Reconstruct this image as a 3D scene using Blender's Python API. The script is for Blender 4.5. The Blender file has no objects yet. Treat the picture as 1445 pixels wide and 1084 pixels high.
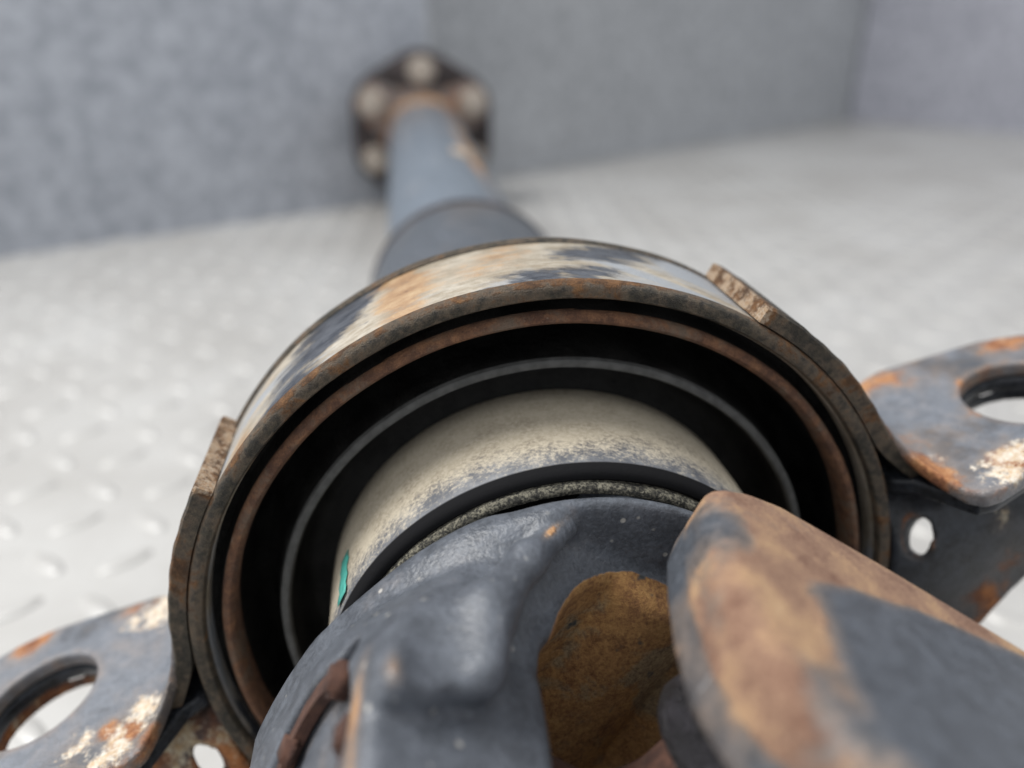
import bpy, bmesh, math, random
import numpy as np
from mathutils import Vector, Matrix

rng = random.Random(7)
nrng = np.random.default_rng(11)
scene = bpy.context.scene
COL = scene.collection
PI = math.pi

# ------------------------------------------------------------------ camera
cam_d = bpy.data.cameras.new('camera')
cam_d.sensor_width = 36.0
cam_d.lens = 36.0 * 1150 / 1445
cam_d.clip_start = 0.005
cam_d.clip_end = 50
yaw, pitch, roll = math.radians(7.99), math.radians(-24.70), math.radians(0.56)
cf = Vector((math.sin(yaw)*math.cos(pitch), math.cos(yaw)*math.cos(pitch), math.sin(pitch)))
cr = Vector((math.cos(yaw), -math.sin(yaw), 0))
cu = cr.cross(cf)
cr, cu = cr*math.cos(roll)+cu*math.sin(roll), cu*math.cos(roll)-cr*math.sin(roll)
cam = bpy.data.objects.new('camera', cam_d)
CAM = Vector((-.0232, -.1084, .0947))
M = Matrix((cr, cu, -cf)).transposed().to_4x4()
M.translation = CAM
cam.matrix_world = M
COL.objects.link(cam)
scene.camera = cam
cam_d.dof.use_dof = True
cam_d.dof.focus_distance = 0.114
cam_d.dof.aperture_fstop = 8.8
cam_d.dof.aperture_blades = 0

# ------------------------------------------------------------------ light
world = bpy.data.worlds.new('World')
scene.world = world
world.use_nodes = True
bg = world.node_tree.nodes['Background']
bg.inputs['Color'].default_value = (0.93, 0.96, 1.0, 1)
bg.inputs['Strength'].default_value = 0.72


def area(name, loc, target, size, power, color):
    d = bpy.data.lights.new(name, 'AREA')
    d.shape = 'DISK'
    d.size = size
    d.energy = power
    d.color = color
    o = bpy.data.objects.new(name, d)
    o.location = loc
    o.rotation_euler = (Vector(target)-Vector(loc)).to_track_quat('-Z', 'Y').to_euler()
    COL.objects.link(o)
    return o


area('overhead_lamp', (-0.70, 0.25, 1.10), (-.05, .1, 0), 0.7, 19.5, (1.0, 0.985, 0.955))

vs = scene.view_settings
vs.view_transform = 'Standard'
vs.look = 'None'
vs.exposure = 0.30
vs.gamma = 1.0
scene.cycles.max_bounces = 8
scene.cycles.use_denoising = True


# ------------------------------------------------------------------ materials
class NT:
    def __init__(self, name):
        self.m = bpy.data.materials.new(name)
        self.m.use_nodes = True
        self.t = self.m.node_tree
        self.b = self.t.nodes['Principled BSDF']
        self.tc = self.t.nodes.new('ShaderNodeTexCoord')
        self.obj = self.tc.outputs['Object']
        self.uv = self.tc.outputs['UV']

    def put(self, sock, v):
        if isinstance(v, bpy.types.NodeSocket):
            self.t.links.new(v, sock)
        elif isinstance(v, (tuple, list)):
            v = tuple(v)
            if sock.type == 'RGBA' and len(v) == 3:
                v = v+(1,)
            sock.default_value = v
        else:
            sock.default_value = v

    def map(self, vec, scale):
        n = self.t.nodes.new('ShaderNodeMapping')
        self.put(n.inputs['Vector'], vec)
        n.inputs['Scale'].default_value = scale
        return n.outputs[0]

    def noise(self, scale, detail=4, rough=.55, vec=None, dist=0, off=0):
        n = self.t.nodes.new('ShaderNodeTexNoise')
        v = vec or self.obj
        if off:
            mp = self.t.nodes.new('ShaderNodeMapping')
            self.put(mp.inputs['Vector'], v)
            mp.inputs['Location'].default_value = (off, off*.7, -off*.4)
            v = mp.outputs[0]
        self.put(n.inputs['Vector'], v)
        n.inputs['Scale'].default_value = scale
        n.inputs['Detail'].default_value = detail
        n.inputs['Roughness'].default_value = rough
        n.inputs['Distortion'].default_value = dist
        return n.outputs['Fac']

    def vor(self, scale, vec=None, feature='F1'):
        n = self.t.nodes.new('ShaderNodeTexVoronoi')
        n.feature = feature
        self.put(n.inputs['Vector'], vec or self.obj)
        n.inputs['Scale'].default_value = scale
        return n.outputs['Distance']

    def ramp(self, fac, stops, mode='LINEAR'):
        n = self.t.nodes.new('ShaderNodeValToRGB')
        self.put(n.inputs[0], fac)
        cr = n.color_ramp
        cr.interpolation = mode
        while len(cr.elements) < len(stops):
            cr.elements.new(.5)
        for e, (p, c) in zip(cr.elements, stops):
            e.position = p
            if isinstance(c, (int, float)):
                c = (c, c, c)
            e.color = (*c, 1)
        return n.outputs[0]

    def step(self, x, a, b):
        n = self.t.nodes.new('ShaderNodeMapRange')
        n.interpolation_type = 'SMOOTHSTEP'
        self.put(n.inputs['Value'], x)
        n.inputs['From Min'].default_value = a
        n.inputs['From Max'].default_value = b
        return n.outputs[0]

    def mix(self, f, a, b):
        n = self.t.nodes.new('ShaderNodeMix')
        n.data_type = 'RGBA'
        self.put(n.inputs[0], f)
        self.put(n.inputs[6], a)
        self.put(n.inputs[7], b)
        return n.outputs[2]

    def fmix(self, f, a, b):
        n = self.t.nodes.new('ShaderNodeMix')
        self.put(n.inputs[0], f)
        self.put(n.inputs[2], a)
        self.put(n.inputs[3], b)
        return n.outputs[0]

    def math(self, op, a, b=0.0, clamp=False):
        n = self.t.nodes.new('ShaderNodeMath')
        n.operation = op
        n.use_clamp = clamp
        self.put(n.inputs[0], a)
        self.put(n.inputs[1], b)
        return n.outputs[0]

    def attr(self, name):
        n = self.t.nodes.new('ShaderNodeAttribute')
        n.attribute_name = name
        return n.outputs['Fac']

    def bump(self, h, strength=.5, dist=.0005, normal=None):
        n = self.t.nodes.new('ShaderNodeBump')
        n.inputs['Strength'].default_value = strength
        n.inputs['Distance'].default_value = dist
        self.put(n.inputs['Height'], h)
        if normal:
            self.put(n.inputs['Normal'], normal)
        return n.outputs[0]

    def out(self, color, rough=.6, metal=0.0, normal=None, spec=None):
        self.put(self.b.inputs['Base Color'], color)
        self.put(self.b.inputs['Roughness'], rough)
        self.put(self.b.inputs['Metallic'], metal)
        if normal:
            self.put(self.b.inputs['Normal'], normal)
        if spec is not None:
            self.put(self.b.inputs['Specular IOR Level'], spec)
        return self.m


RUST = [(.25, (.035, .014, .008)), (.45, (.14, .048, .018)), (.6, (.33, .13, .045)), (.8, (.5, .29, .13))]
TAN = [(.25, (.16, .07, .035)), (.45, (.36, .19, .09)), (.62, (.5, .32, .16)), (.85, (.62, .47, .29))]


def worn(name, paint, rust=RUST, bias=-.2, scale=90, prough=.42, chalk_or_light=(.78, .74, .66), pvar=.35,
         speck=None, soft=.12, metal=0.0, grain=.35, edgew=.35, spec=None, crust=False, bdist=.00028, stretch=None, blot=0.0):
    """Painted steel with rust (attribute 'rust' shifts it) and pale bloom or painted light (attribute 'chalk')."""
    n = NT(name)
    sv = n.map(n.obj, stretch) if stretch else None
    big = n.noise(scale, 7, .64, dist=.4, vec=sv)
    mid = n.noise(scale*4.3, 5, .6, off=3)
    fine = n.noise(scale*22, 3, .6, off=7)
    rm = n.math('ADD', n.math('ADD', big, n.math('MULTIPLY', mid, .35)), n.attr('rust'))
    rm = n.math('ADD', rm, bias-.175)
    mask = n.step(rm, .5-soft, .5+soft)
    edge = n.step(rm, .5-soft*3.2, .5)
    cm = n.math('ADD', n.math('ADD', n.noise(scale*1.6, 6, .65, off=13), n.math('MULTIPLY', fine, .3)), n.attr('chalk_or_light'))
    cmask = n.step(n.math('ADD', cm, n.math('MULTIPLY', n.math('SUBTRACT', n.noise(scale*5, 6, .7, off=17), .5), .55)), .86, 1.04)
    dark = tuple(c*(1-pvar) for c in paint)
    lite = tuple(min(1, c*(1+pvar*1.1)) for c in paint)
    pc = n.mix(n.step(n.math('ADD', n.math('MULTIPLY', mid, .55), n.math('MULTIPLY', fine, .45)), .36, .66), dark, lite)
    if blot:
        bm_ = n.step(n.math('ADD', n.math('MULTIPLY', n.noise(scale*.45, 5, .6, off=41), .8), n.math('MULTIPLY', mid, .2)), .47, .58)
        pc = n.mix(n.math('MULTIPLY', bm_, blot), pc, tuple(c*.3 for c in paint))
    if speck:
        sp = n.step(n.vor(scale*5), .17, .09)
        sp = n.math('MULTIPLY', sp, n.step(n.noise(scale*.8, 2, off=21), .50, .58))
        pc = n.mix(n.math('MULTIPLY', sp, .7), pc, speck)
    rc = n.ramp(n.math('ADD', n.math('MULTIPLY', n.noise(scale*2.2, 7, .68, off=5, vec=sv), .7), n.math('MULTIPLY', fine, .3)), rust)
    pc2 = n.mix(n.math('MULTIPLY', edge, edgew), pc, (.30, .21, .14))
    c = n.mix(mask, pc2, rc)
    ch = n.mix(n.step(n.noise(scale*9, 4, .65, off=31), .35, .65), (chalk_or_light[0]*.78, chalk_or_light[1]*.62, chalk_or_light[2]*.46), chalk_or_light)
    c = n.mix(n.math('MULTIPLY', cmask, n.step(n.noise(scale*6, 5, .7, off=51), .30, .46)), c, ch)
    cru = 0.0
    if crust:
        g = n.noise(340, 6, .7, off=3)
        b = n.noise(85, 5, .6, off=8, dist=.5)
        gr = n.noise(1500, 6, .78, off=4)
        cc = n.ramp(n.math('ADD', n.math('MULTIPLY', g, .45), n.math('MULTIPLY', gr, .55)),
                    [(.32, (.10, .045, .018)), (.44, (.28, .135, .055)), (.54, (.47, .25, .09)), (.72, (.66, .42, .17))])
        cc = n.mix(n.math('MULTIPLY', n.step(b, .49, .60), .62), cc, n.mix(n.step(gr, .35, .65), (.13, .12, .085), (.37, .33, .22)))
        cc = n.mix(n.step(n.noise(190, 3, .5, off=12), .66, .72), cc, (.07, .075, .075))
        cru = n.step(n.math('ADD', n.attr('crust'), n.math('MULTIPLY', n.math('SUBTRACT', mid, .5), .5)), .42, .58)
        c = n.mix(cru, c, cc)
    r = n.fmix(mask, n.math('ADD', n.math('MULTIPLY', mid, .3), prough-.15), .88)
    if crust:
        r = n.fmix(cru, r, .92)
    r = n.fmix(cmask, r, .8)
    h = n.math('ADD', n.math('MULTIPLY', fine, grain), n.math('MULTIPLY', n.math('MULTIPLY', mask, n.noise(scale*10, 5, .7, off=9)), 1.6))
    h = n.math('ADD', h, n.math('MULTIPLY', mid, .25))
    if crust:
        h = n.math('ADD', h, n.math('MULTIPLY', cru, n.math('MULTIPLY', gr, 2.2)))
    return n.out(c, r, metal, n.bump(h, .6, bdist), spec)


def simple(name, c, rough=.6, var=.25, scale=200, bump=.3, bdist=.0002, metal=0.0, spec=None):
    n = NT(name)
    f = n.noise(scale, 5, .6)
    col = n.mix(n.step(f, .3, .7), tuple(x*(1-var) for x in c), tuple(min(1, x*(1+var)) for x in c))
    return n.out(col, n.math('ADD', n.math('MULTIPLY', f, .25), rough-.12), metal, n.bump(n.noise(scale*5, 4, .6), bump, bdist), spec)


MAT = {}
MAT['yoke_grey'] = worn('grey_painted_forging', (.088, .097, .114), rust=TAN, bias=-.46, scale=70, prough=.38, pvar=.26, crust=True, grain=.9, bdist=.0004,
                        speck=(.5, .48, .44))
MAT['yoke_brown'] = worn('rusted_painted_forging', (.070, .078, .092), rust=[(.26, (.07, .032, .022)), (.40, (.155, .080, .052)), (.50, (.245, .145, .095)), (.60, (.36, .225, .125)), (.74, (.47, .35, .22))],
                         bias=-.10, scale=95, prough=.42, pvar=.3, soft=.09, chalk_or_light=(.46, .42, .36), grain=.8, stretch=(.7, .45, .7))
MAT['tube'] = worn('blue_grey_tube_paint', (.145, .172, .208), rust=TAN, bias=-.42, scale=40, prough=.34, pvar=.2)
MAT['sleeve'] = worn('charcoal_sleeve_paint', (.080, .090, .106), rust=TAN, bias=-.42, scale=40, prough=.34, pvar=.2)
MAT['bracket'] = worn('grey_bracket_paint', (.15, .163, .188), rust=[(.26, (.06, .025, .016)), (.42, (.20, .075, .035)), (.54, (.38, .17, .07)), (.66, (.50, .31, .17)), (.85, (.62, .48, .33))],
                      bias=-.32, scale=110, prough=.36, grain=.7, bdist=.0005, chalk_or_light=(.66, .61, .53), pvar=.2, blot=.75)
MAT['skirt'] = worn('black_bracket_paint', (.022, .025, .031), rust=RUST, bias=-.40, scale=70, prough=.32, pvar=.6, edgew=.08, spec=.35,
                    chalk_or_light=(.45, .40, .30))
MAT['strap'] = worn('brown_strap_edge', chalk_or_light=(.46, .37, .28), paint=(.038, .031, .020), rust=[(.25, (.02, .011, .007)), (.45, (.075, .036, .015)), (.56, (.17, .080, .030)), (.75, (.34, .19, .08))],
                    bias=-.13, scale=210, prough=.58, pvar=.75, edgew=.3, grain=1.8, bdist=.0009, soft=.08)
MAT['lip'] = worn('rusty_lip', (.06, .04, .03), rust=[(.25, (.05, .02, .014)), (.45, (.10, .047, .027)), (.6, (.22, .105, .052)), (.85, (.42, .24, .11))],
                  bias=.10, scale=190, prough=.7, grain=1.5, bdist=.0006)
MAT['rubber'] = simple('black_rubber', (.0075, .0072, .0068), .66, .75, 160, .8, .0006, spec=.22)
MAT['crest'] = simple('lit_rubber_crest', (.06, .06, .058), .75, .3, 500, .5, .0001)  # paler than the boot: light caught by the fold, put into the colour
MAT['seal'] = simple('dark_seal', (.016, .0145, .018), .42, .6, 260, 1.0, .0012)
MAT['coupling'] = simple('brown_black_coupling_rubber', (.030, .022, .022), .7, .5, 60)
MAT['bolt'] = simple('dull_zinc_bolt', (.42, .37, .32), .5, .25, 150, metal=.25)
MAT['snap'] = worn('rusted_snap_ring', (.05, .03, .022), rust=[(.25, (.02, .009, .007)), (.45, (.055, .024, .017)), (.6, (.11, .05, .032)), (.85, (.26, .13, .07))],
                   bias=.15, scale=200, prough=.6)
MAT['mark'] = simple('turquoise_paint', (.07, .36, .30), .6, .2, 700)


def mat_shell():
    """Zinc sleeve: pale, smeared round the ring with dark blue-grey and rust, coordinates unrolled."""
    n = NT('stained_zinc_sleeve')
    v = n.map(n.uv, (1, 2.2, 1))
    a = n.noise(26, 8, .68, vec=v, dist=.5)
    b = n.noise(24, 8, .68, vec=v, dist=.5, off=.37)
    st = n.noise(60, 7, .7, vec=n.map(n.uv, (1, 4.5, 1)), off=1.7)
    f = n.noise(1600, 4, .6)
    g = n.noise(210, 7, .72, vec=v, off=.9)
    pale = n.mix(n.step(g, .35, .65), (.27, .225, .165), (.44, .40, .335))
    pale = n.mix(n.step(b, .52, .40), pale, (.30, .315, .335))
    darkc = n.mix(n.step(g, .4, .6), (.030, .034, .045), (.085, .092, .108))
    am = n.math('ADD', n.math('ADD', n.math('MULTIPLY', a, .8), n.math('MULTIPLY', st, .2)), n.math('MULTIPLY', g, .22))
    am = n.math('ADD', am, n.attr('dark'))
    dm = n.step(am, .60, .70)
    c = n.mix(dm, pale, darkc)
    rr = n.ramp(n.math('ADD', n.math('MULTIPLY', g, .7), n.math('MULTIPLY', f, .3)), [(.3, (.14, .06, .025)), (.5, (.33, .18, .075)), (.7, (.45, .31, .16))])
    rm = n.math('ADD', n.math('ADD', n.math('MULTIPLY', b, .8), n.math('MULTIPLY', g, .5)), n.attr('rust'))
    c = n.mix(n.math('MULTIPLY', n.step(rm, .66, .80), .8), c, rr)
    ro = n.fmix(dm, .50, .30)
    return n.out(c, ro, .1, n.bump(n.math('ADD', f, n.math('MULTIPLY', g, 1.2)), .7, .00022))


MAT['shell'] = mat_shell()


def mat_shield():
    """Bearing shield: tan dust lying over blue-grey paint; the dust has been rubbed off toward the front edge."""
    n = NT('dusty_shield')
    f = n.noise(1500, 5, .7)
    g = n.noise(260, 6, .65, off=2)
    big = n.noise(55, 4, .6, off=5)
    dust = n.mix(n.step(g, .3, .7), (.35, .295, .215), (.48, .42, .32))
    dust = n.mix(n.step(f, .4, .65), dust, (.51, .45, .35))
    paint = n.mix(n.step(g, .35, .65), (.10, .105, .118), (.18, .185, .195))
    m = n.math('ADD', n.math('MULTIPLY', f, .8), n.math('MULTIPLY', g, .4))
    m = n.math('ADD', m, n.math('MULTIPLY', big, .45))
    m = n.math('ADD', m, n.attr('dust'))
    mm = n.step(m, .62, 1.02)
    c = n.mix(mm, paint, dust)
    edge = n.attr('black')
    c = n.mix(edge, c, (.012, .012, .013))
    return n.out(c, n.fmix(edge, n.fmix(mm, .45, .9), .85), 0, n.bump(n.math('ADD', f, g), .5, .00015), n.fmix(edge, .45, .06))


MAT['shield'] = mat_shield()


def mat_dustlip():
    n = NT('gritty_seal_lip')
    f = n.noise(2400, 6, .75)
    g = n.noise(700, 5, .7, off=4)
    c = n.mix(n.step(n.math('ADD', n.math('MULTIPLY', f, .6), n.math('MULTIPLY', g, .4)), .44, .6), (.022, .021, .018), (.27, .25, .19))
    return n.out(c, .9, 0, n.bump(f, .9, .0005))


MAT['dustlip'] = mat_dustlip()


def mat_plug():
    n = NT('rust_crusted_plug')
    f = n.noise(1500, 6, .75)
    g = n.noise(330, 6, .68, off=3)
    b = n.noise(75, 5, .6, off=8, dist=.5)
    c = n.ramp(n.math('ADD', n.math('MULTIPLY', g, .5), n.math('MULTIPLY', f, .5)), [(.28, (.10, .055, .025)), (.46, (.28, .17, .08)), (.6, (.46, .28, .115)), (.8, (.62, .38, .15))])
    c = n.mix(n.math('MULTIPLY', n.step(b, .50, .62), .75), c, n.mix(f, (.20, .17, .11), (.36, .32, .21)))
    c = n.mix(n.math('MULTIPLY', n.step(n.math('ADD', b, n.attr('rust')), .78, 1.0), .75), c, n.mix(f, (.42, .21, .05), (.55, .32, .10)))
    return n.out(c, .9, 0, n.bump(n.math('ADD', f, n.math('MULTIPLY', g, 1.5)), .8, .0004))


MAT['plug'] = mat_plug()


def mat_floor():
    n = NT('pale_tread_plate')
    g = n.noise(9, 5, .6)
    f = n.noise(240, 5, .65, off=2)
    m = n.noise(45, 5, .65, off=5)
    c = n.mix(n.step(g, .3, .7), (.425, .413, .395), (.53, .523, .508))
    c = n.mix(n.math('MULTIPLY', n.step(m, .56, .72), .25), c, (.29, .275, .255))
    return n.out(c, n.math('ADD', n.math('MULTIPLY', f, .2), .26), .05, n.bump(f, .25, .0004))


MAT['floor'] = mat_floor()


def mat_felt(name, a, b):
    n = NT(name)
    g = n.noise(85, 7, .74, dist=.2)
    h = n.noise(14, 4, .6, off=3)
    f = n.noise(900, 4, .7, off=6)
    fac = n.math('ADD', n.math('MULTIPLY', g, .85), n.math('MULTIPLY', h, .15))
    c = n.mix(n.step(fac, .38, .62), tuple(x*.98 for x in a), tuple(x*1.14 for x in b))
    c = n.mix(n.math('MULTIPLY', f, .4), c, tuple(x*.75 for x in a))
    return n.out(c, .95, 0, n.bump(n.math('ADD', f, g), .8, .002), spec=.2)


MAT['felt_left'] = mat_felt('blue_grey_felt', (.40, .425, .475), (.57, .595, .645))
MAT['felt_mid'] = mat_felt('neutral_grey_felt', (.41, .422, .44), (.545, .56, .578))
MAT['felt_right'] = mat_felt('lilac_grey_felt', (.40, .405, .46), (.53, .535, .59))


# ------------------------------------------------------------------ mesh helpers
def link(name, me, mat, parent=None):
    o = bpy.data.objects.new(name, me)
    if mat:
        me.materials.append(MAT[mat])
    COL.objects.link(o)
    if parent:
        o.parent = parent
    return o


def mesh(name, v, f, mat, parent=None, smooth=True, attrs=None, uv=None, angle=None):
    me = bpy.data.meshes.new(name)
    me.from_pydata([tuple(p) for p in v], [], [tuple(q) for q in f])
    if uv is not None:
        ul = me.uv_layers.new(name='UVMap')
        idx = np.empty(len(me.loops), dtype=np.int32)
        me.loops.foreach_get('vertex_index', idx)
        ul.data.foreach_set('uv', np.asarray(uv, dtype=np.float32)[idx].ravel())
    for k, a in (attrs or {}).items():
        at = me.attributes.new(k, 'FLOAT', 'POINT')
        at.data.foreach_set('value', np.asarray(a, dtype=np.float32))
    me.update()
    if smooth:
        me.polygons.foreach_set('use_smooth', np.ones(len(me.polygons), dtype=bool))
        if angle:
            me.set_sharp_from_angle(angle=math.radians(angle))
    return link(name, me, mat, parent)


def lathe(name, prof, mat, parent, n=256, closed=True, a0=0, a1=2*PI, attrs=None, angle=40, wob=0.0, caps=False):
    """Revolve (radius, y) points about the shaft axis (Y)."""
    prof = np.array(prof, float)
    m = len(prof)
    full = abs(a1-a0-2*PI) < 1e-6
    k = n if full else n+1
    th = a0+(a1-a0)*np.arange(k)/n
    wobv = wob*(np.sin(th*3+1)+.7*np.sin(th*7+2)+.5*np.sin(th*17))
    V = np.empty((k, m, 3))
    R = prof[None, :, 0]+wobv[:, None]
    V[..., 0] = R*np.cos(th)[:, None]
    V[..., 1] = prof[None, :, 1]
    V[..., 2] = R*np.sin(th)[:, None]
    F = []
    mm = m if closed else m-1
    for i in range(n):
        j = (i+1) % k
        for q in range(mm):
            p = (q+1) % m
            F.append((i*m+q, i*m+p, j*m+p, j*m+q))
    if caps and not full:
        F.append(tuple(range(m))[::-1])
        F.append(tuple((k-1)*m+q for q in range(m)))
    V = V.reshape(-1, 3)
    s = np.concatenate([[0], np.cumsum(np.hypot(*np.diff(prof, axis=0).T))])
    uv = np.stack([np.repeat(th*.06, m), np.tile(s, k)], 1)
    at = {kk: fn(V) for kk, fn in (attrs or {}).items()}
    return mesh(name, V, F, mat, parent, True, at, uv, angle)


def bm_obj(name, bm, mat, parent=None, smooth=False, attrs=None, angle=None):
    me = bpy.data.meshes.new(name)
    bmesh.ops.recalc_face_normals(bm, faces=bm.faces)
    bm.to_mesh(me)
    bm.free()
    if smooth:
        me.polygons.foreach_set('use_smooth', np.ones(len(me.polygons), dtype=bool))
        if angle:
            me.set_sharp_from_angle(angle=math.radians(angle))
    if attrs:
        co = np.empty(len(me.vertices)*3, dtype=np.float32)
        me.vertices.foreach_get('co', co)
        co = co.reshape(-1, 3)
        for k, fn in attrs.items():
            at = me.attributes.new(k, 'FLOAT', 'POINT')
            at.data.foreach_set('value', np.asarray(fn(co), dtype=np.float32))
    return link(name, me, mat, parent)


# signed-distance modelling -------------------------------------------------
def smin(a, b, k):
    h = np.clip(.5+.5*(b-a)/k, 0, 1)
    return b*(1-h)+a*h-k*h*(1-h)


def smax(a, b, k):
    return -smin(-a, -b, k)


def sd_box(p, c, b, r=0.0):
    q = [np.abs(p[i]-c[i])-(b[i]-r) for i in range(3)]
    out = np.sqrt(sum(np.maximum(x, 0)**2 for x in q))
    return out+np.minimum(np.maximum(q[0], np.maximum(q[1], q[2])), 0)-r


def sd_cyl(a, b, t, rad, t0, t1, r=0.0):
    d0 = np.hypot(a, b)-(rad-r)
    d1 = np.abs(t-(t0+t1)/2)-((t1-t0)/2-r)
    return np.minimum(np.maximum(d0, d1), 0)+np.hypot(np.maximum(d0, 0), np.maximum(d1, 0))-r


def sd_poly(x, y, pts):
    pts = np.array(pts, float)
    d = np.full(np.broadcast(x, y).shape, 1e9)
    s = np.ones_like(d)
    n = len(pts)
    for i in range(n):
        a, b = pts[i], pts[i-1]
        e = b-a
        wx, wy = x-a[0], y-a[1]
        t = np.clip((wx*e[0]+wy*e[1])/(e@e), 0, 1)
        d = np.minimum(d, (wx-e[0]*t)**2+(wy-e[1]*t)**2)
        c1 = y >= a[1]
        c2 = y < b[1]
        c3 = e[0]*wy > e[1]*wx
        flip = (c1 & c2 & c3) | (~c1 & ~c2 & ~c3)
        s = np.where(flip, -s, s)
    return s*np.sqrt(d)


def extrude(d2, t, t0, t1, r):
    d1 = np.abs(t-(t0+t1)/2)-((t1-t0)/2-r)
    d0 = d2+r
    return np.minimum(np.maximum(d0, d1), 0)+np.hypot(np.maximum(d0, 0), np.maximum(d1, 0))-r


def surface_net(fn, lo, hi, h):
    ax = [np.arange(lo[i], hi[i]+h, h) for i in range(3)]
    P = np.meshgrid(*ax, indexing='ij', sparse=True)
    D = fn(P).astype(np.float64)
    D = np.broadcast_to(D, tuple(len(a) for a in ax))
    ins = D < 0
    nx, ny, nz = D.shape
    cs = (nx-1, ny-1, nz-1)
    acc = np.zeros(cs+(3,))
    cnt = np.zeros(cs)
    corners = [(i, j, k) for i in (0, 1) for j in (0, 1) for k in (0, 1)]

    def sl(c):
        return tuple(slice(c[i], c[i]+cs[i]) for i in range(3))
    for a in corners:
        for axis in range(3):
            if a[axis] == 0:
                b = list(a)
                b[axis] = 1
                b = tuple(b)
                d0, d1 = D[sl(a)], D[sl(b)]
                cr_ = ins[sl(a)] != ins[sl(b)]
                t = np.where(cr_, d0/np.where(cr_, d0-d1, 1), 0)
                for q in range(3):
                    acc[..., q] += np.where(cr_, a[q]+(t if q == axis else 0), 0)
                cnt += cr_
    act = cnt > 0
    idx = -np.ones(cs, dtype=np.int64)
    idx[act] = np.arange(act.sum())
    base = np.stack(np.nonzero(act), 1)
    V = base+acc[act]/cnt[act][:, None]
    V = np.stack([ax[i][0]+V[:, i]*h for i in range(3)], 1)
    F = []
    for axis in range(3):
        u, v = (axis+1) % 3, (axis+2) % 3
        s0 = [slice(None)]*3
        s1 = [slice(None)]*3
        s0[axis] = slice(0, -1)
        s1[axis] = slice(1, None)
        ch = ins[tuple(s0)] != ins[tuple(s1)]
        e = np.stack(np.nonzero(ch), 1)
        ok = (e[:, u] > 0) & (e[:, v] > 0) & (e[:, u] < D.shape[u]-1) & (e[:, v] < D.shape[v]-1)
        e = e[ok]
        flip = ins[tuple(e.T)]

        def cell(du, dv):
            c = e.copy()
            c[:, u] -= du
            c[:, v] -= dv
            return idx[tuple(c.T)]
        q = np.stack([cell(1, 1), cell(0, 1), cell(0, 0), cell(1, 0)], 1)
        q[~flip] = q[~flip][:, ::-1]
        F.append(q)
    F = np.concatenate(F)
    # pull the vertices onto the surface
    for _ in range(3):
        P = [V[:, i] for i in range(3)]
        d = fn(P)
        g = np.stack([(fn([P[j]+(1e-5 if j == i else 0) for j in range(3)])-d)/1e-5 for i in range(3)], 1)
        g2 = np.maximum((g**2).sum(1), .2)
        V = V-np.clip(d/g2, -h*.5, h*.5)[:, None]*g
    return V, F


def frame_net(name, fn, lo, hi, h, basis, mat, parent, attrs=None, origin=(0, 0, 0)):
    V, F = surface_net(fn, lo, hi, h)
    at = {k: f(V) for k, f in (attrs or {}).items()}
    W = V@np.array(basis)+np.array(origin)
    if np.linalg.det(np.array(basis)) < 0:
        F = F[:, ::-1]
    return mesh(name, W, F.tolist(), mat, parent, True, at)


def bumpf(V, pts, rad, amp):
    """sum of gaussian blots at 3-D points"""
    out = np.zeros(len(V))
    for p in pts:
        r = p[3] if len(p) > 3 else rad
        a = p[4] if len(p) > 4 else amp
        out = np.maximum(out, a*np.exp(-((V-np.array(p[:3]))**2).sum(1)/(2*r*r)))
    return out


def rad_dir(deg):
    a = math.radians(deg)
    return np.array([math.cos(a), 0, math.sin(a)])


# ------------------------------------------------------------------ the setting
FZ = -.068


def struct(o):
    o['kind'] = 'structure'
    return o


floor = struct(mesh('floor', [(-3, -1.5, FZ), (3, -1.5, FZ), (3, 2.5, FZ), (-3, 2.5, FZ)], [(0, 1, 2, 3)], 'floor', smooth=False))


def tread_mesh(ang):
    L, Wd, H = .0090, .0036, .0013
    v, f = [], []
    for z, s in ((0, 1.0), (H*.7, .78), (H, .45)):
        for i in range(12):
            a = 2*PI*i/12
            x, y = L*s**.5*math.cos(a), Wd*s*math.sin(a)
            v.append((x*math.cos(ang)-y*math.sin(ang), x*math.sin(ang)+y*math.cos(ang), z))
    for k in range(2):
        for i in range(12):
            j = (i+1) % 12
            f.append((k*12+i, k*12+j, (k+1)*12+j, (k+1)*12+i))
    f.append(tuple(range(24, 36)))
    return v, f


tv = [tread_mesh(math.radians(38)), tread_mesh(math.radians(-44))]
tme = []
for v, f in tv:
    me = bpy.data.meshes.new('tread_bar')
    me.from_pydata(v, [], f)
    me.polygons.foreach_set('use_smooth', np.ones(len(f), dtype=bool))
    me.materials.append(MAT['floor'])
    tme.append(me)
spots = []
for i in range(-30, 46):
    for j in range(-6, 66):
        x = -.0015+.0245*i+.0016*j
        y = .0225*j-.0016*i
        if y > .48+.62*(x+.30)+.02 or y > 1.35 or y > 1.2-(x-.716):
            continue
        p = Vector((x, y, FZ))-CAM
        z = p.dot(cf)
        if z < .05:
            continue
        px, py = 722.5+1150*p.dot(cr)/z, 542-1150*p.dot(cu)/z
        if not (-150 < px < 1600 and -60 < py < 1250):
            continue
        hidden = (330 < px < 1240 and 420 < py < 1100)
        spots.append((z + (5 if hidden else 0), x, y, (i+j) % 2))
spots.sort()
for z, x, y, k in spots[:300]:
    o = bpy.data.objects.new('tread_bar', tme[k])
    o.location = (x, y, FZ)
    COL.objects.link(o)
    o.parent = floor
RV, RF = [], []
for z, x, y, k in spots[300:]:
    b = len(RV)
    RV += [(p[0]+x, p[1]+y, p[2]+FZ) for p in tv[k][0]]
    RF += [tuple(b+q for q in fc) for fc in tv[k][1]]
far = mesh('tread_pattern', RV, RF, 'floor', floor)
far['kind'] = 'stuff'


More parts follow.
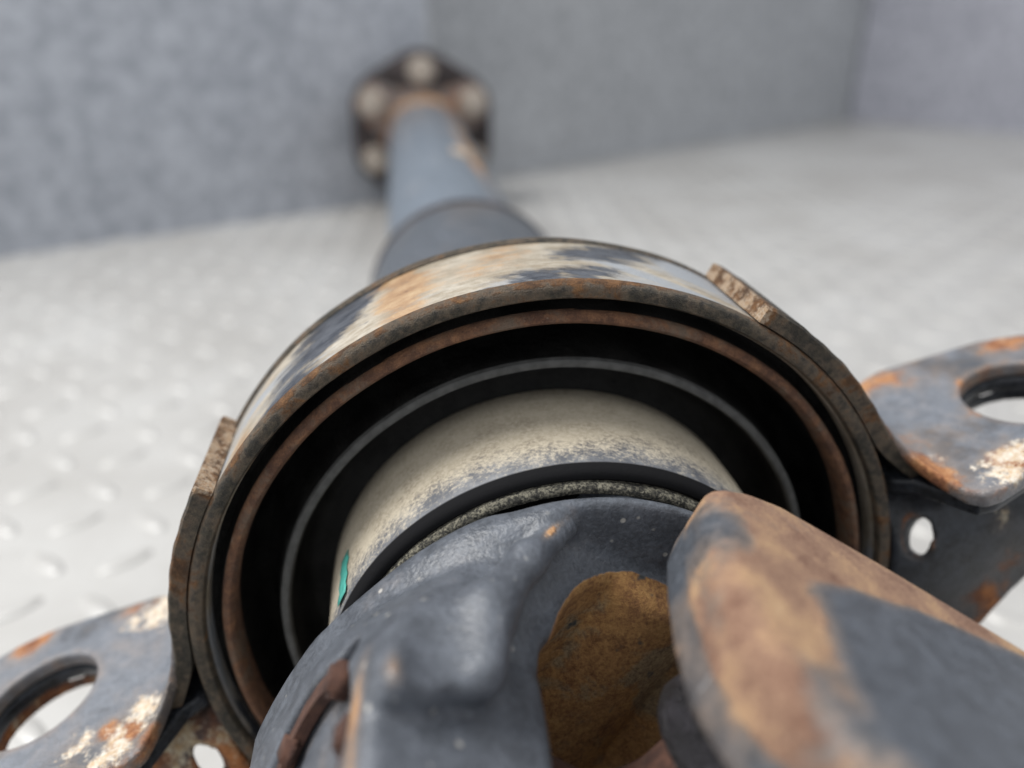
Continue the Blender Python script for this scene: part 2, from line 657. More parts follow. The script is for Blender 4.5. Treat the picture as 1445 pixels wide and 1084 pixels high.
def wall(name, a, b, h, mat, t=.03):
    """felt-covered board standing on the floor from a to b, thickness away from the camera, soft edges"""
    a, b = Vector(a), Vector(b)
    d = (b-a).normalized()
    nrm = Vector((-d.y, d.x))
    nx, nz = 60, 30
    v, f = [], []
    for s in (0, 1):
        for i in range(nx+1):
            for k in range(nz+1):
                p = a+(b-a)*(i/nx)+nrm*(t*s)
                v.append((p.x, p.y, FZ-.002+h*k/nz))
    m = (nx+1)*(nz+1)
    for i in range(nx):
        for k in range(nz):
            q = i*(nz+1)+k
            f.append((q, q+nz+1, q+nz+2, q+1))
            f.append((m+q, m+q+1, m+q+nz+2, m+q+nz+1))
    for i in range(nx):
        q = i*(nz+1)
        f.append((q, m+q, m+q+nz+1, q+nz+1))
        q += nz
        f.append((q, q+nz+1, m+q+nz+1, m+q))
    for k in range(nz):
        f.append((k, k+1, m+k+1, m+k))
        q = nx*(nz+1)+k
        f.append((q, m+q, m+q+1, q+1))
    return struct(mesh(name, v, f, mat, smooth=False))


wall('wall_left', (-.62, .31), (.008, .676), .75, 'felt_left')
wall('wall_back', (.012, .715), (.730, 1.225), .9, 'felt_mid')
wall('wall_right', (.722, 1.213), (1.9, .08), .9, 'felt_right')

# ------------------------------------------------------------------ the propeller shaft
shaft = bpy.data.objects.new('propeller_shaft', None)
shaft.empty_display_size = .05
COL.objects.link(shaft)
shaft['label'] = 'rusty grey two-piece propeller shaft with centre bearing bracket lying on pale tread plate'
shaft['category'] = 'drive shaft'

# --- tubes
T = lambda V: bumpf(V, [(.006, .315, .029, .006, .75), (.016, .30, .024, .004, .6), (-.004, .18, .034, .004, .2)], .01, .6)
sl = lathe('sleeve_tube', [(.020, .030), (.030, .036), (.0345, .046), (.0345, .171), (.0338, .1735), (.031, .1745), (.024, .1745)], 'sleeve', shaft, 192,
           closed=False, attrs={'rust': lambda V: bumpf(V, [(0, .173, .033, .008, .25)], .01, .3)})
lathe('sleeve_edge', [(.0344, .1690), (.0349, .1693), (.0350, .1735), (.0345, .1750), (.0300, .1752)], 'coupling', sl, 192, closed=False)
lathe('weld_bead', [(.0300, .1752), (.0322, .1758), (.0330, .1780), (.0322, .1815), (.0305, .1845), (.0290, .1860)], 'tube', sl, 192,
      attrs={'rust': lambda V: np.full(len(V), .42), 'chalk_or_light': lambda V: np.full(len(V), .15)}, closed=False)
tb = lathe('long_tube', [(.024, .174), (.0288, .1745), (.0290, .30), (.0290, .555), (.027, .566), (.026, .585), (.030, .606), (.012, .607)], 'tube', shaft, 192,
           closed=False, attrs={'rust': lambda V: np.maximum(T(V), .45*np.clip((V[:, 1]-.545)/.02, 0, 1)), 'chalk_or_light': lambda V: bumpf(V, [(.010, .325, .0275, .004, .6)], .01, .6)})
# balance weight welded on the long tube
bmw = bmesh.new()
bmesh.ops.create_cube(bmw, size=1)
bmesh.ops.scale(bmw, vec=(.011, .013, .0022), verts=bmw.verts)
bmesh.ops.bevel(bmw, geom=list(bmw.edges), offset=.0008, segments=2, affect='EDGES')
w_ = bm_obj('balance_weight', bmw, 'bracket', tb, True, {'rust': lambda V: np.full(len(V), .3), 'chalk_or_light': lambda V: np.full(len(V), .35)})
w_.rotation_euler = (0, math.radians(20), 0)
w_.location = (.0098, .318, .0277)

# --- flange and rubber coupling
FY = .607


def spider():
    bm = bmesh.new()
    outl = []
    for k in range(3):
        c = math.radians(30+120*k)
        for da, r in ((-.50, .0395), (-.27, .0545), (-.12, .0605), (.12, .0605), (.27, .0545), (.50, .0395), (1.047, .031)):
            outl.append((r*math.cos(c+da), r*math.sin(c+da)))
    lo = [bm.verts.new((x, FY, z)) for x, z in outl]
    hi = [bm.verts.new((x, FY+.012, z)) for x, z in outl]
    bm.faces.new(lo)
    bm.faces.new(hi[::-1])
    n = len(outl)
    for i in range(n):
        j = (i+1) % n
        bm.faces.new((lo[i], hi[i], hi[j], lo[j]))
    bmesh.ops.bevel(bm, geom=[e for e in bm.edges if abs(e.verts[0].co.y-e.verts[1].co.y) < 1e-6], offset=.002, segments=2, affect='EDGES')
    return bm


fl = bm_obj('flange', spider(), 'bracket', shaft, True, {'rust': lambda V: np.full(len(V), .26), 'chalk_or_light': lambda V: np.full(len(V), .05)}, 35)


def coupling():
    v, f = [], []
    n = 96
    prof = [(.018, 0), (.93, 0), (.98, .0025), (1, .007), (1, .026), (.97, .031), (.018, .032)]
    for i in range(n):
        a = 2*PI*i/n
        rr = .0615+.0022*math.cos(6*(a-PI/2))
        for q, (s, y) in enumerate(prof):
            r = .018 if s == .018 else rr*s
            v.append((r*math.cos(a), FY+.0125+y, r*math.sin(a)))
    m = len(prof)
    for i in range(n):
        j = (i+1) % n
        for q in range(m):
            p = (q+1) % m
            f.append((i*m+q, i*m+p, j*m+p, j*m+q))
    return mesh('flex_coupling', v, f, 'coupling', shaft, True, None, None, 40)


cp = coupling()


def bolt_mesh():
    bm = bmesh.new()
    bmesh.ops.create_cone(bm, cap_ends=True, segments=24, radius1=.0115, radius2=.0115, depth=.002)
    bmesh.ops.translate(bm, verts=bm.verts, vec=(0, 0, .001))
    r = bmesh.ops.create_cone(bm, cap_ends=True, segments=6, radius1=.0105, radius2=.0098, depth=.009)
    bmesh.ops.translate(bm, verts=r['verts'], vec=(0, 0, .0065))
    r = bmesh.ops.create_cone(bm, cap_ends=True, segments=16, radius1=.006, radius2=.0055, depth=.006)
    bmesh.ops.translate(bm, verts=r['verts'], vec=(0, 0, .0135))
    return bm


bme = bpy.data.meshes.new('bolt')
_b = bolt_mesh()
_b.to_mesh(bme)
_b.free()
bme.materials.append(MAT['bolt'])
for k in range(6):
    a = math.radians(30+60*k)
    o = bpy.data.objects.new('bolt', bme)
    COL.objects.link(o)
    o.parent = cp
    o.rotation_euler = (PI/2, rng.uniform(0, 1), 0)
    y = FY-.0002 if k % 2 == 0 else FY+.0122
    o.location = (.0479*math.cos(a), y, .0479*math.sin(a))

# --- bearing housing: outer sleeve, rusty lip, rubber
R0 = .0600


def dark_attr(V):
    th = np.degrees(np.arctan2(V[:, 2], V[:, 0]))+(V[:, 1]-.011)*750
    o = np.zeros(len(V))-.06
    for c, wd, a in ((84, 11, .17), (126, 7, .18), (137, 5, .10), (104, 5, -.08), (114, 4, -.12), (62, 8, -.2), (150, 8, -.25)):
        o += a*np.exp(-((th-c)/wd)**2)
    return o


def rust_attr(V):
    th = np.degrees(np.arctan2(V[:, 2], V[:, 0]))
    o = np.zeros(len(V))-.06
    for c, wd, a in ((113, 4, .20), (98, 6, .06), (144, 6, .10), (66, 7, .06), (84, 7, -.10), (125, 5, -.12)):
        o += a*np.exp(-((th-c)/wd)**2)
    return o


housing = lathe('bearing_housing', [(.0572, .0010), (.0576, .0002), (.0592, 0), (.0598, .0003), (R0, .0010), (R0, .012), (R0, .0212), (.0597, .0220), (.0580, .0222), (.0572, .0215)],
                'shell', shaft, 320, attrs={'dark': dark_attr, 'rust': rust_attr}, angle=50, wob=.00004)
lathe('front_rim', [(.0574, .0008), (.0575, -.0005), (.0578, -.0010), (.0586, -.0012), (.0594, -.0011), (.0597, -.0009), (.0600, -.0004), (.06005, .0009)], 'strap', housing, 320, closed=False, wob=.00005,
      attrs={'rust': lambda V: .05*np.sin(np.arctan2(V[:, 2], V[:, 0])*9)+.14*(np.hypot(V[:, 0], V[:, 2]) > .0597), 'chalk_or_light': lambda V: .06*(np.hypot(V[:, 0], V[:, 2]) > .0597)-.08})
lathe('back_rim', [(.0601, .0205), (.0605, .0212), (.0605, .0222), (.0600, .0227), (.0590, .0225)], 'strap', housing, 320, closed=False, wob=.00012)
lathe('rim_groove', [(.0575, .0004), (.0573, .0040), (.0560, .0050), (.0552, .0030), (.05513, .0014)], 'rubber', housing, 256, closed=False)
lathe('inner_lip', [(.05515, .0018), (.0551, .0011), (.0548, .0005), (.0543, .0001), (.0538, .0001), (.0534, .0005), (.0531, .0012), (.0529, .0024), (.0531, .006)], 'lip', housing, 320, closed=False, wob=.00006,
      attrs={'rust': lambda V: .06*np.sin(np.arctan2(V[:, 2], V[:, 0])*13+1)})
boot = lathe('rubber_boot', [(.0531, .0050), (.0529, .0110), (.0520, .0165), (.0500, .0185), (.0482, .0165), (.0470, .0100), (.0464, .0052), (.0461, .0042),
                             (.0450, .0041), (.0446, .0050), (.0440, .0105), (.0425, .0140), (.0400, .0145), (.0378, .0120), (.0365, .0120)], 'rubber', housing, 256, closed=False, angle=60)
lathe('boot_crest', [(.04635, .0047), (.04612, .0040), (.0456, .0037), (.04500, .0038), (.04465, .0046)], 'crest', boot, 256, closed=False, wob=.00004)  # fold crest, its catch of light painted as a paler tone


# --- strap round the lower part of the housing and the two ears (bracket frame turned 16 degrees)
BX, BZ = rad_dir(16), rad_dir(106)
B3 = np.array([BX, (0, 1, 0), BZ])
bracket = bpy.data.objects.new('bearing_bracket', None)
bracket.empty_display_size = .03
COL.objects.link(bracket)
bracket.parent = shaft
bracket['label'] = 'rusty steel cradle bracket with two slotted mounting ears'


def strap(d0, d1, bend):
    """upturned end of the ear plate, lying on the housing"""
    n = 60
    a0, a1 = math.radians(d0), math.radians(d1)
    v, f = [], []
    ri, ro = .0602, .0630
    prof = [(ri, -.0006), (ro-.0004, -.0007), (ro, -.0002), (ro, .0222), (ro-.0004, .0227), (ri, .0226)]
    m = len(prof)
    for i in range(n+1):
        a = a0+(a1-a0)*i/n
        wv = .00006*math.sin(i*.9)+.00005*math.sin(i*.37+1)
        for r, y in prof:
            rr = r+(wv if r > .061 else 0)+.0042*max(0, 1-abs(math.degrees(a)-bend)/11)**2
            v.append((rr*math.cos(a), y+wv*.8, rr*math.sin(a)))
    for i in range(n):
        for q in range(m):
            p = (q+1) % m
            f.append((i*m+q, i*m+p, (i+1)*m+p, (i+1)*m+q))
    f.append(tuple(range(m))[::-1])
    f.append(tuple(n*m+q for q in range(m)))
    V = np.array(v)
    th = np.degrees(np.arctan2(V[:, 2], V[:, 0])) % 360
    end = np.exp(-((th-151)/1.5)**2)+np.exp(-((th-61.3)/1.5)**2)  # rusty cut ends, paler: light on the upward end faces is painted in
    return mesh('strap', v, f, 'strap', bracket, True, {'rust': .1*np.sin(th*.2)+end*.35, 'chalk_or_light': end*.36-.05}, None, 35)


strap(151, 190.5, 190.5)
strap(21.5, 61.3, 21.5)


def plate_mesh(name, outline, holes, z0, z1, mat, parent, attrs=None, bev=.0006, side=1, fillet=None):
    """flat plate in the bracket frame: outline and round holes in (x, y), between heights z0 and z1; fine grid so stains can vary"""
    xs = [p[0] for p in outline]
    ys = [p[1] for p in outline]
    r = (z1-z0)*.22

    def fn(P):
        d = sd_poly(P[0], P[1], outline)
        d = smax(d, -np.full_like(d, 1.0), .0001)
        for cx, cy, rx, ry in holes:
            k = np.hypot((P[0]-cx)/rx, (P[1]-cy)/ry)
            d = np.maximum(d, (1-k)*min(rx, ry))
        zz = P[2]
        if fillet:
            zz = zz-fillet(P[0])
        return extrude(d, zz, z0, z1, r)
    lo = (min(xs)-.002, min(ys)-.002, z0-.002)
    hi = (max(xs)+.002, max(ys)+.002, z1+(.013 if fillet else .002))
    return frame_net(name, fn, lo, hi, .0006, B3, mat, parent, attrs)


EAR = [(.0600, .0005), (.0632, -.0012), (.0655, -.0065), (.0672, -.0108), (.0692, -.0126), (.0720, -.0125), (.0800, -.0100), (.1000, -.0085), (.1130, -.0050), (.1175, .0035),
       (.1175, .0135), (.1130, .0220), (.1030, .0275), (.0960, .0295), (.0750, .0298), (.0690, .0270), (.0640, .0222), (.0600, .0218)]
SK = [(.0610, .0010), (.0640, -.0010), (.0690, -.0105), (.0720, -.0108), (.0800, -.0082), (.1000, -.0068), (.1120, -.0035), (.1160, .0040), (.1160, .0130), (.1120, .0205), (.1000, .0262), (.0750, .0280), (.0660, .0225), (.0610, .0215)]


def ear_curve(x):
    # the plate bends up into the strap where it meets the ring
    t = np.clip((.0685-np.abs(x))/.0075, 0, 1.2)
    return .0085*t**2.2


for s in (1, -1):
    flip = (lambda pts: [(s*x, y) for x, y in pts])
    hole = [(s*.0915, .0092, .0100, .0103)]

    def ear_chalk(V, s=s):
        U = V.copy()
        U[:, 0] *= s
        if s > 0:
            pts = [(.0735, -.0085, .009, .0032, .55), (.078, -.0055, .009, .004, .42), (.0675, .024, .009, .003, .35), (.069, .0, .009, .002, .25), (.102, .025, .009, .003, .35)]
        else:
            pts = [(.0735, -.0085, .009, .0045, .55), (.068, -.003, .009, .004, .5), (.079, -.0065, .009, .004, .45), (.071, .024, .009, .0045, .6), (.078, .025, .009, .004, .4), (.100, .026, .009, .003, .35)]
        return bumpf(U, pts, .004, .5)*.86-.05

    def ear_rust(V, s=s):
        U = V.copy()
        U[:, 0] *= s
        k = np.hypot((U[:, 0]-.0915)/.0100, (U[:, 1]-.0092)/.0103)
        o = .22*np.exp(-((k-1.05)/.12)**2)
        if s > 0:
            pts = [(.0675, .0265, .009, .004, .62), (.075, .027, .009, .003, .4), (.0655, -.004, .009, .004, .5), (.069, .004, .009, .004, .2), (.0775, -.0065, .009, .0025, .55), (.1, .027, .009, .004, .45)]
        else:
            pts = [(.0725, .026, .009, .004, .35), (.080, .0275, .009, .003, .4), (.1, .027, .009, .003, .6), (.0705, -.0065, .009, .0025, .55), (.0745, -.004, .009, .002, .5), (.0665, -.009, .009, .003, .4)]
        o = np.maximum(o, bumpf(U, pts, .004, .5))
        edge = np.minimum(np.abs(sd_poly(U[:, 0], U[:, 1], EAR)), 1)
        return np.maximum(o, .20*np.exp(-(edge/.0012)**2))

    ear = plate_mesh('mounting_ear', flip(EAR) if s > 0 else flip(EAR)[::-1], hole, .0060, .0090, 'bracket', bracket, {'chalk_or_light': ear_chalk, 'rust': ear_rust}, fillet=ear_curve)
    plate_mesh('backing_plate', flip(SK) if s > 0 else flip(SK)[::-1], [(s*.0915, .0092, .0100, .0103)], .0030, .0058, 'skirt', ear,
               {'rust': lambda V: np.zeros(len(V)), 'chalk_or_light': lambda V: np.zeros(len(V))-.1})

    # front skirt: curls down from under the ear, with a round hole
    def skirt_fn(P, s=s):
        x, y, z = P[0]*s, P[1], P[2]
        yf = -.0010+.0008*np.sin(x*160)+.0006*np.sin(z*210+1)          # slightly uneven pressing
        zt = .0032
        # profile: quarter round of radius rr from the underside of the ear to a hanging sheet
        rr = .0130
        cy, cz = yf+rr, zt-rr
        d_arc = np.abs(np.hypot(y-cy, z-cz)-rr+.0013)-.0013
        in_q = (y <= cy) & (z >= cz)
        d_sheet = np.abs(y-(yf+.0013))-.0013
        d_top = np.abs(z-(zt-.0013))-.0013
        d = np.where(z < cz, d_sheet, np.where(y > cy, d_top, d_arc))
        d = np.where(in_q, d_arc, d)
        out2 = sd_poly(x, z+0*y, [(.0604, .004), (.118, .004), (.1160, -.002), (.0842, -.0262), (.0757, -.0320), (.0640, -.0420), (.0500, -.0540), (.0400, -.0500), (.0455, -.0405), (.0525, -.0300), (.0587, -.0135), (.0602, -.0040)])
        d = smax(d, out2, .0006)
        d = np.maximum(d, y-.020)
        hd = np.hypot((x-.0634-1.2*(y-yf))*1.5, z+.0060+.8*(y-yf))-.0038
        d = np.maximum(d, -np.where((z > -.006) | (y > .003), (np.hypot(x-.0915, y-.0092)-.0106), 1.0))
        return smax(d, -np.where(y < cy, hd, 1.0), .0006)

    def sk_rust(V, s=s):
        U = V.copy()
        U[:, 0] *= s
        k = np.hypot((U[:, 0]-.0642)*1.5, U[:, 2]+.0067)
        o = .36*np.exp(-((k-.0038)/.0009)**2)
        pts = [(.0800, .0, -.0085, .0025, .5), (.083, .0, -.018, .005, .38), (.078, .0, -.026, .005, .38), (.076, .0, -.031, .003, .4)]
        base = np.zeros(len(V))
        if s < 0:
            base = np.full(len(V), .46)
        return np.maximum(np.maximum(o, bumpf(U, pts, .004, .5)), base)

    def sk_chalk(V, s=s):
        U = V.copy()
        U[:, 0] *= s
        return bumpf(U, [(.0800, .0, -.0080, .0022, .40), (.074, .0, -.016, .004, .12)], .004, .3)+(.22 if s < 0 else -.06)
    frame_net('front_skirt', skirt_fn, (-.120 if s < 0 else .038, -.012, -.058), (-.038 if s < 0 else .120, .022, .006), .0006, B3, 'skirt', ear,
              {'rust': sk_rust, 'chalk_or_light': sk_chalk})

# --- bearing shield (dusty cup) and gritty seal lip
shield = lathe('bearing_shield', [(.0365, .0135), (.0379, .0110), (.0380, .0040), (.0379, -.0040), (.0378, -.0085), (.03768, -.0110), (.0375, -.0119), (.0374, -.0122), (.0370, -.0128), (.0366, -.0134), (.0356, -.0136), (.0350, -.0130), (.0346, -.0110)],
               'shield', shaft, 256, closed=False, angle=60,
               attrs={'dust': lambda V: np.clip((V[:, 1]+.0085)*48, -.5, .35)+.02*np.sin(np.arctan2(V[:, 2], V[:, 0])*5), 'black': lambda V: (V[:, 1] < -.01205).astype(float)})


def refine_prof(p, n):
    p = np.array(p)
    t = np.linspace(0, len(p)-1, n)
    return np.stack([np.interp(t, range(len(p)), p[:, i]) for i in (0, 1)], 1)


lathe('seal_lip', refine_prof([(.0352, -.0128), (.0351, -.0141), (.0346, -.0147), (.0338, -.0146), (.0334, -.0138), (.0333, -.0110)], 12), 'dustlip', shield, 320, closed=False, wob=.00012)
lathe('seal_gap', [(.0335, -.0115), (.0300, -.0105), (.0220, -.0105)], 'rubber', shield, 128, closed=False)
# turquoise paint mark
mv, mf = [], []
for i in range(9):
    y = -.0112+.0105*i/8
    for j in range(4):
        a = math.radians(154.6+(j-1.5)*1.5*(1+.2*math.sin(i*2.3))+.12*math.sin(i*1.9))
        mv.append((.03802*math.cos(a), y, .03802*math.sin(a)))
for i in range(8):
    for j in range(3):
        mf.append((i*4+j, i*4+j+1, i*4+j+5, i*4+j+4))
mk = mesh('paint_mark', mv, mf, 'mark', shield)
sm = mk.modifiers.new('thickness', 'SOLIDIFY')
sm.thickness = .00006
mk['label'] = 'small turquoise paint mark on the bearing shield'

# --- grey forged yoke on the rear shaft
TH = 150
EV, WV = rad_dir(TH), rad_dir(TH-90)
YB = np.array([EV, WV, (0, 1, 0)])
BY, BW, BR = -.0455, -.0025, .0138
RAISE = [(.0460, -.0500), (.0400, -.0500), (.0360, -.0488), (.0320, -.0462), (.0302, -.0430), (.0300, -.0384), (.0277, -.0312), (.0221, -.0218), (.0150, -.0140), (.0300, -.0120), (.0460, -.0140)]


def throat(e, w, y):
    wide = .0178+.16*np.clip(-.036-y, 0, .05)
    return sd_box((e*(.0178/wide), w, y), (0, 0, -.060), (.0178, .08, .0396), .0125)


def boss(e, w, y):
    q = np.hypot(e-.0005, y+.0085)-.0150
    return smax(q, np.abs(w+.004)-.0362, .006)


def capsule(P, a, b, ra, rb):
    a, b = np.array(a), np.array(b)
    ab = b-a
    t = np.clip(sum((P[i]-a[i])*ab[i] for i in range(3))/(ab@ab), 0, 1)
    return np.sqrt(sum((P[i]-a[i]-ab[i]*t)**2 for i in range(3)))-(ra+(rb-ra)*t)


def yoke_fn(P):
    e, w, y = P
    hub = sd_cyl(e, w, y, .0356, -.0225, -.0165, .0028)
    hub = smin(hub, smax(np.hypot(e, w)-.0318-.55*(y+.0225), sd_cyl(e, w, y, .036, -.0268, -.018, .002), .002), .002)
    stub = sd_cyl(e, w, y, .0215, -.020, .034, .002)
    d = smin(hub, stub, .003)
    for s in (1, -1):
        ww = w*s-BW
        d2 = smin(np.hypot(ww, y-BY)-.0232, np.maximum(np.maximum(np.abs(ww)-.0232, y+.0180), BY-y), .004)
        ear = extrude(d2, e*s, .0195, .0420, .0014)
        # the back of the ear is rounded off towards the hub
        lim = np.hypot(e*s+.0064, w*s+.0145)-(.0490+.57*np.maximum(0, -.0245-y))
        ear = smax(ear, lim*.85, .004)
        d = smin(d, ear, .0045)
    fill = sd_box((e, w, y), (0, 0, -.0235), (.034, .0225, .0075), .004)
    fill = smax(fill, np.hypot(e, w)-.0335, .004)
    d = smin(d, fill, .003)
    # throat between the ears: round-bottomed, rusty inside
    d = smax(d, -throat(e, w, y), .0014)
    d = np.minimum(d, boss(e, w, y))
    # flank relief: inside the crease the forging is lower, rising to the hoop round the throat
    step = sd_poly(np.abs(e), y, RAISE)
    cut = smax(smax(.0156+.50*np.clip(y+.036, 0, .03)-w, -step, .0012), y+.0190, .002)
    d = smax(d, -cut, .0020)
    # thick lip folding down beside the throat
    LIP = [(.0190, .0262, -.0205, .0012), (.0250, .0238, -.0275, .0022), (.0298, .0206, -.0360, .0030), (.0312, .0188, -.0435, .0034)]
    for p, q in zip(LIP[:-1], LIP[1:]):
        d = smin(d, capsule((e, w, y), p[:3], q[:3], p[3], q[3]), .0022)
    # scoop in the raised flank
    sc = np.sqrt(((e-.0375)/.0048)**2+((w-.0226)/.0038)**2+((y+.0440)/.0062)**2)-1
    d = smax(d, -sc*.0036, .003)
    # bores
    for s in (1, -1):
        b = np.maximum(np.hypot(w*s-BW, y-BY)-BR, .015-e*s)
        d = smax(d, -b, .0006)
        lug = np.maximum(np.hypot(w*s-BW-.0105, y-BY-.0095)-.0028, .0375-e*s)
        d = smax(d, -lug, .0008)
    return d


def yoke_rust(V):
    e, w, y = V.T
    o = np.zeros(len(V))
    # edge of the machined face
    o = np.maximum(o, .58*np.exp(-((w-.0203)/.0016)**2-((e-.0418)/.0018)**2)*np.clip((-.038-y)/.003, 0, 1))
    # streak down the face beside the bore
    o = np.maximum(o, .50*np.exp(-((w-.0128-.12*(y+.05))/.0019)**2-((e-.042)/.003)**2)*np.clip((-.036-y)/.012, 0, 1))
    # inside of the bore
    o = np.maximum(o, .3*(np.hypot(w-BW, y-BY) < BR+.0002)*(e > .02)*(e < .0410))
    # crack of rust along the crease
    cr_ = sd_poly(e, y, RAISE)
    o = np.maximum(o, .75*np.exp(-((cr_-.0006)/.0007)**2)*np.exp(-((y+.0235)/.0026)**2)*(w > .015))
    return o


yoke = frame_net('yoke', yoke_fn, (-.046, -.030, -.071), (.046, .040, -.008), .00065, YB, 'yoke_grey', shaft, {'rust': yoke_rust, 'chalk_or_light': lambda V: np.zeros(len(V))-.15,
                  'crust': lambda V: np.clip(.5-(throat(*V.T)-.0006)/.0014, 0, 1)*(np.abs(V[:, 0]) < .022)*np.clip((.0335-np.hypot(V[:, 0], V[:, 1]))/.0012, 0, 1)})
yoke['label'] = 'grey painted forged yoke with snap ring in its ear'


def along_e(name, prof, mat, parent, cw, cy, s=1, n=96, a0=0, a1=2*PI, attrs=None, basis=None):
    """revolve (radius, e) round a cup axis parallel to e"""
    basis = YB if basis is None else basis
    full = abs(a1-a0-2*PI) < 1e-6
    k = n if full else n+1
    v, f = [], []
    m = len(prof)
    for i in range(k):
        a = a0+(a1-a0)*i/n
        for r, e in prof:
            v.append((s*e, s*cw+r*math.cos(a), cy+r*math.sin(a)))
    cl = prof[0] != prof[-1] and not full
    for i in range(n):
        j = (i+1) % k
        for q in range(m if cl else m-1):
            p = (q+1) % m
            f.append((i*m+q, i*m+p, j*m+p, j*m+q))
    if cl:
        f.append(tuple(range(m)))
        f.append(tuple((k-1)*m+q for q in range(m))[::-1])
    V = np.array(v)
    at = {q: fn(V) for q, fn in (attrs or {}).items()}
    return mesh(name, V@basis, f, mat, parent, True, at, None, 40)


for s in (1, -1):
    along_e('bearing_cap', [(.0135, .022), (.0135, .0385), (.0130, .0392), (.0118, .0394), (.0112, .0391), (.006, .0398), (.0005, .0400)], 'yoke_grey', yoke, BW, BY, s,
            attrs={'rust': lambda V: .35*np.exp(-((np.hypot(V[:, 1]-BW, V[:, 2]-BY)-.010)/.0012)**2)+.10, 'chalk_or_light': lambda V: np.zeros(len(V))})
sn = along_e('snap_ring', [(.0112, .0398), (.0137, .0397), (.0137, .0412), (.0113, .0413)], 'snap', yoke, BW, BY, 1, 72, math.radians(45), math.radians(45+310))
for ang in (45+4, 45+306, 118):
    bmw = bmesh.new()
    bmesh.ops.create_cube(bmw, size=1)
    bmesh.ops.scale(bmw, vec=(.0030 if ang != 118 else .0019, .0042, .0036), verts=bmw.verts)
    bmesh.ops.bevel(bmw, geom=list(bmw.edges), offset=.0006, segments=2, affect='EDGES')
    a = math.radians(ang)
    loc = np.array([.0406 if ang != 118 else .0409, BW+.0122*math.cos(a), BY+.0122*math.sin(a)])
    Mx = Matrix.Rotation(a, 4, 'X')
    bmw.transform(Matrix.Translation(loc) @ Mx)
    for v in bmw.verts:
        v.co = Vector(np.array(v.co)@YB)
    bm_obj('snap_ring_lug', bmw, 'snap', sn, True, {'rust': lambda V: np.full(len(V), .1)})

# --- cross (spider) with its four journals
cross = bpy.data.objects.new('joint_cross', None)
cross.empty_display_size = .02
COL.objects.link(cross)
cross.parent = shaft


def cross_fn(P):
    e, w, y = P
    y = y-BY
    d = np.sqrt(e**2+w**2+(y*1.15)**2)-.0100
    d = smin(d, sd_cyl(w, y, e, .0076, -.0175, .0175, .001), .004)
    d = smin(d, sd_cyl(e, y, w, .0078, -.030, .030, .001), .004)
    return d


frame_net('cross_body', cross_fn, (-.032, -.032, BY-.018), (.032, .032, BY+.018), .0008, np.array([rad_dir(140), rad_dir(50), (0, 1, 0)]), 'snap', cross,
          {'rust': lambda V: np.full(len(V), .10), 'chalk_or_light': lambda V: np.zeros(len(V))})
YB2 = np.array([rad_dir(50), rad_dir(-40), (0, 1, 0)])
for bs in (YB2,):
    for s in (1, -1):
        along_e('journal_seal', [(.0088, .0175), (.0112, .0180), (.0120, .0195), (.0119, .0212), (.0110, .0222), (.0118, .0245), (.0122, .0262), (.0121, .0300), (.0110, .0330)], 'seal', cross, 0, BY, s, 64, basis=bs)

# --- brown yoke of the near shaft, folded to the right
TN = 65
NV, TV = rad_dir(TN), np.array([-math.sin(math.radians(TN)), 0, math.cos(math.radians(TN))])
NB = np.array([TV, NV, (0, 1, 0)])
EARB = [(.0044, -.0246), (-.0006, -.0230), (-.0062, -.0232), (-.0195, -.0303), (-.0310, -.0376), (-.0500, -.0500), (-.0660, -.0640), (-.0640, -.0820), (-.0480, -.1000), (-.0270, -.1020), (-.0100, -.0920),
        (.0010, -.0800), (.0080, -.0690), (.0120, -.0610), (.0134, -.0540), (.0120, -.0450), (.0095, -.0360), (.0072, -.0295)]


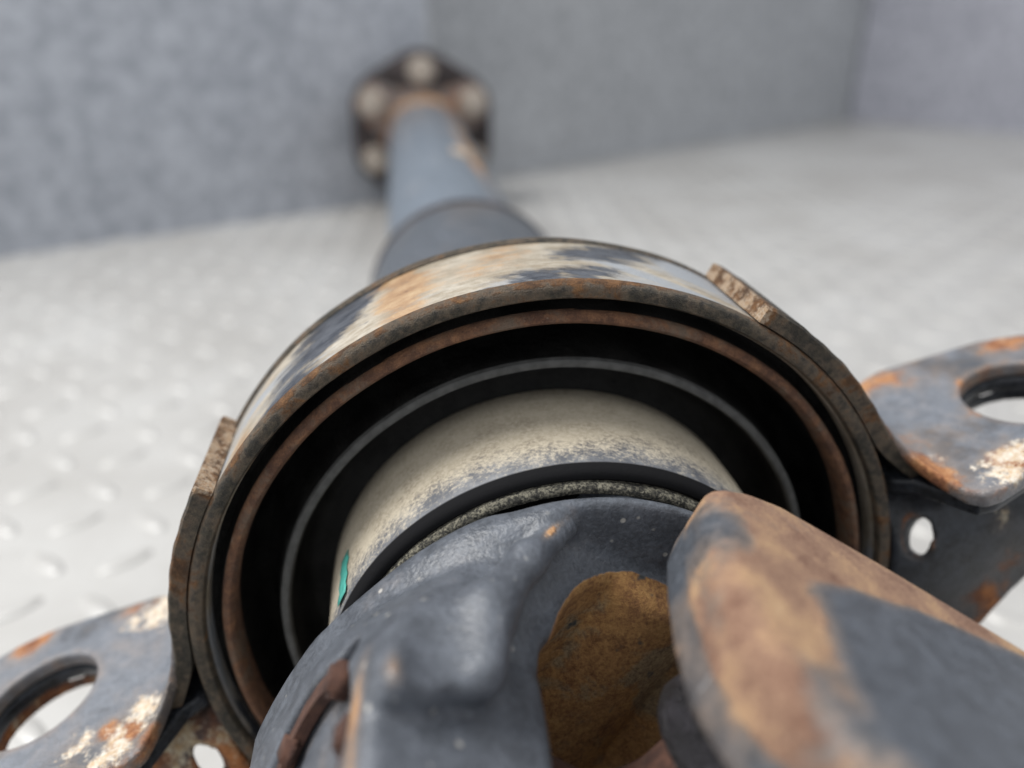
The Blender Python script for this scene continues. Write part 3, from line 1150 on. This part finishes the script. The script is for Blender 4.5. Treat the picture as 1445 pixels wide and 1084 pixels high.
def brown_fn(P):
    t, n, y = P
    d2 = sd_poly(t, y, EARB)
    # gently crowned outer face
    crown = n+12.0*np.clip(d2+.0075, 0, .02)**2
    d = extrude(d2, crown, .0315, .0437, .0028)
    d = np.minimum(d, extrude(d2, -n, .0310, .0430, .0040))
    # crown block joining both ears
    ax = (t+.052)*(-.52)+(y+.083)*(-.854)
    la = (t+.052)*(.854)+(y+.083)*(-.52)
    blk = sd_box((ax, la, n), (.008, 0, 0), (.014, .027, .036), .008)
    d = smin(d, blk, .006)
    # pad inside the rim of the outer face: raised 0.5 mm
    pad = sd_poly(t, y, PAD)
    dp = extrude(pad, n, .038, .0438, .0004)
    d = smin(d, dp, .0012)
    return d


PAD = [(.0005, -.0440), (-.0060, -.0425), (-.0170, -.0425), (-.0300, -.0445), (-.0400, -.0480), (-.0560, -.0560), (-.0600, -.0700), (-.0450, -.0920), (-.0250, -.0950), (-.0080, -.0860), (.0040, -.0740), (.0062, -.0660), (.0040, -.0540)]


def brown_rust(V):
    t, n, y = V.T
    pad = sd_poly(t, y, PAD)
    o = np.clip(pad/.003, -1, 1)*.30-.04
    o += .10*np.exp(-((pad-.0015)/.0015)**2)
    o = np.where(n < .037, .05, o)
    o -= .42*np.exp(-((t-.0085)/.004)**2-((y+.0335)/.006)**2)
    o -= .30*np.exp(-((t-.0175)/.003)**2-((y+.050)/.006)**2)
    o -= .35*np.exp(-((t-.0085)/.0025)**2-((y+.066)/.008)**2)
    return o


def brown_chalk(V):
    t, n, y = V.T
    pad = sd_poly(t, y, PAD)
    return .22*np.exp(-((pad-.0012)/.0016)**2)*(n > .036)-.12


brown = frame_net('yoke', brown_fn, (-.082, -.046, -.126), (.027, .0465, -.018), .0009, NB, 'yoke_brown', shaft, {'rust': brown_rust, 'chalk_or_light': brown_chalk})
brown['label'] = 'rust-brown yoke of the near shaft, folded to the right'
# near tube, out past the picture's lower right corner
ax_w = -.52*TV+np.array((0, -.854, 0))
o0 = -.060*TV+np.array((0, -.096, 0))
uu = np.cross(ax_w, NV)
nv, nf = [], []
for k, (L, r) in enumerate([(0, .024), (.012, .0285), (.15, .0285), (.15, .02)]):
    for i in range(64):
        a = 2*PI*i/64
        nv.append(o0+ax_w*L+r*(math.cos(a)*uu+math.sin(a)*NV))
for k in range(3):
    for i in range(64):
        j = (i+1) % 64
        nf.append((k*64+i, k*64+j, (k+1)*64+j, (k+1)*64+i))
mesh('near_tube', nv, nf, 'tube', shaft, True, {'rust': np.zeros(len(nv))}, None, 40)
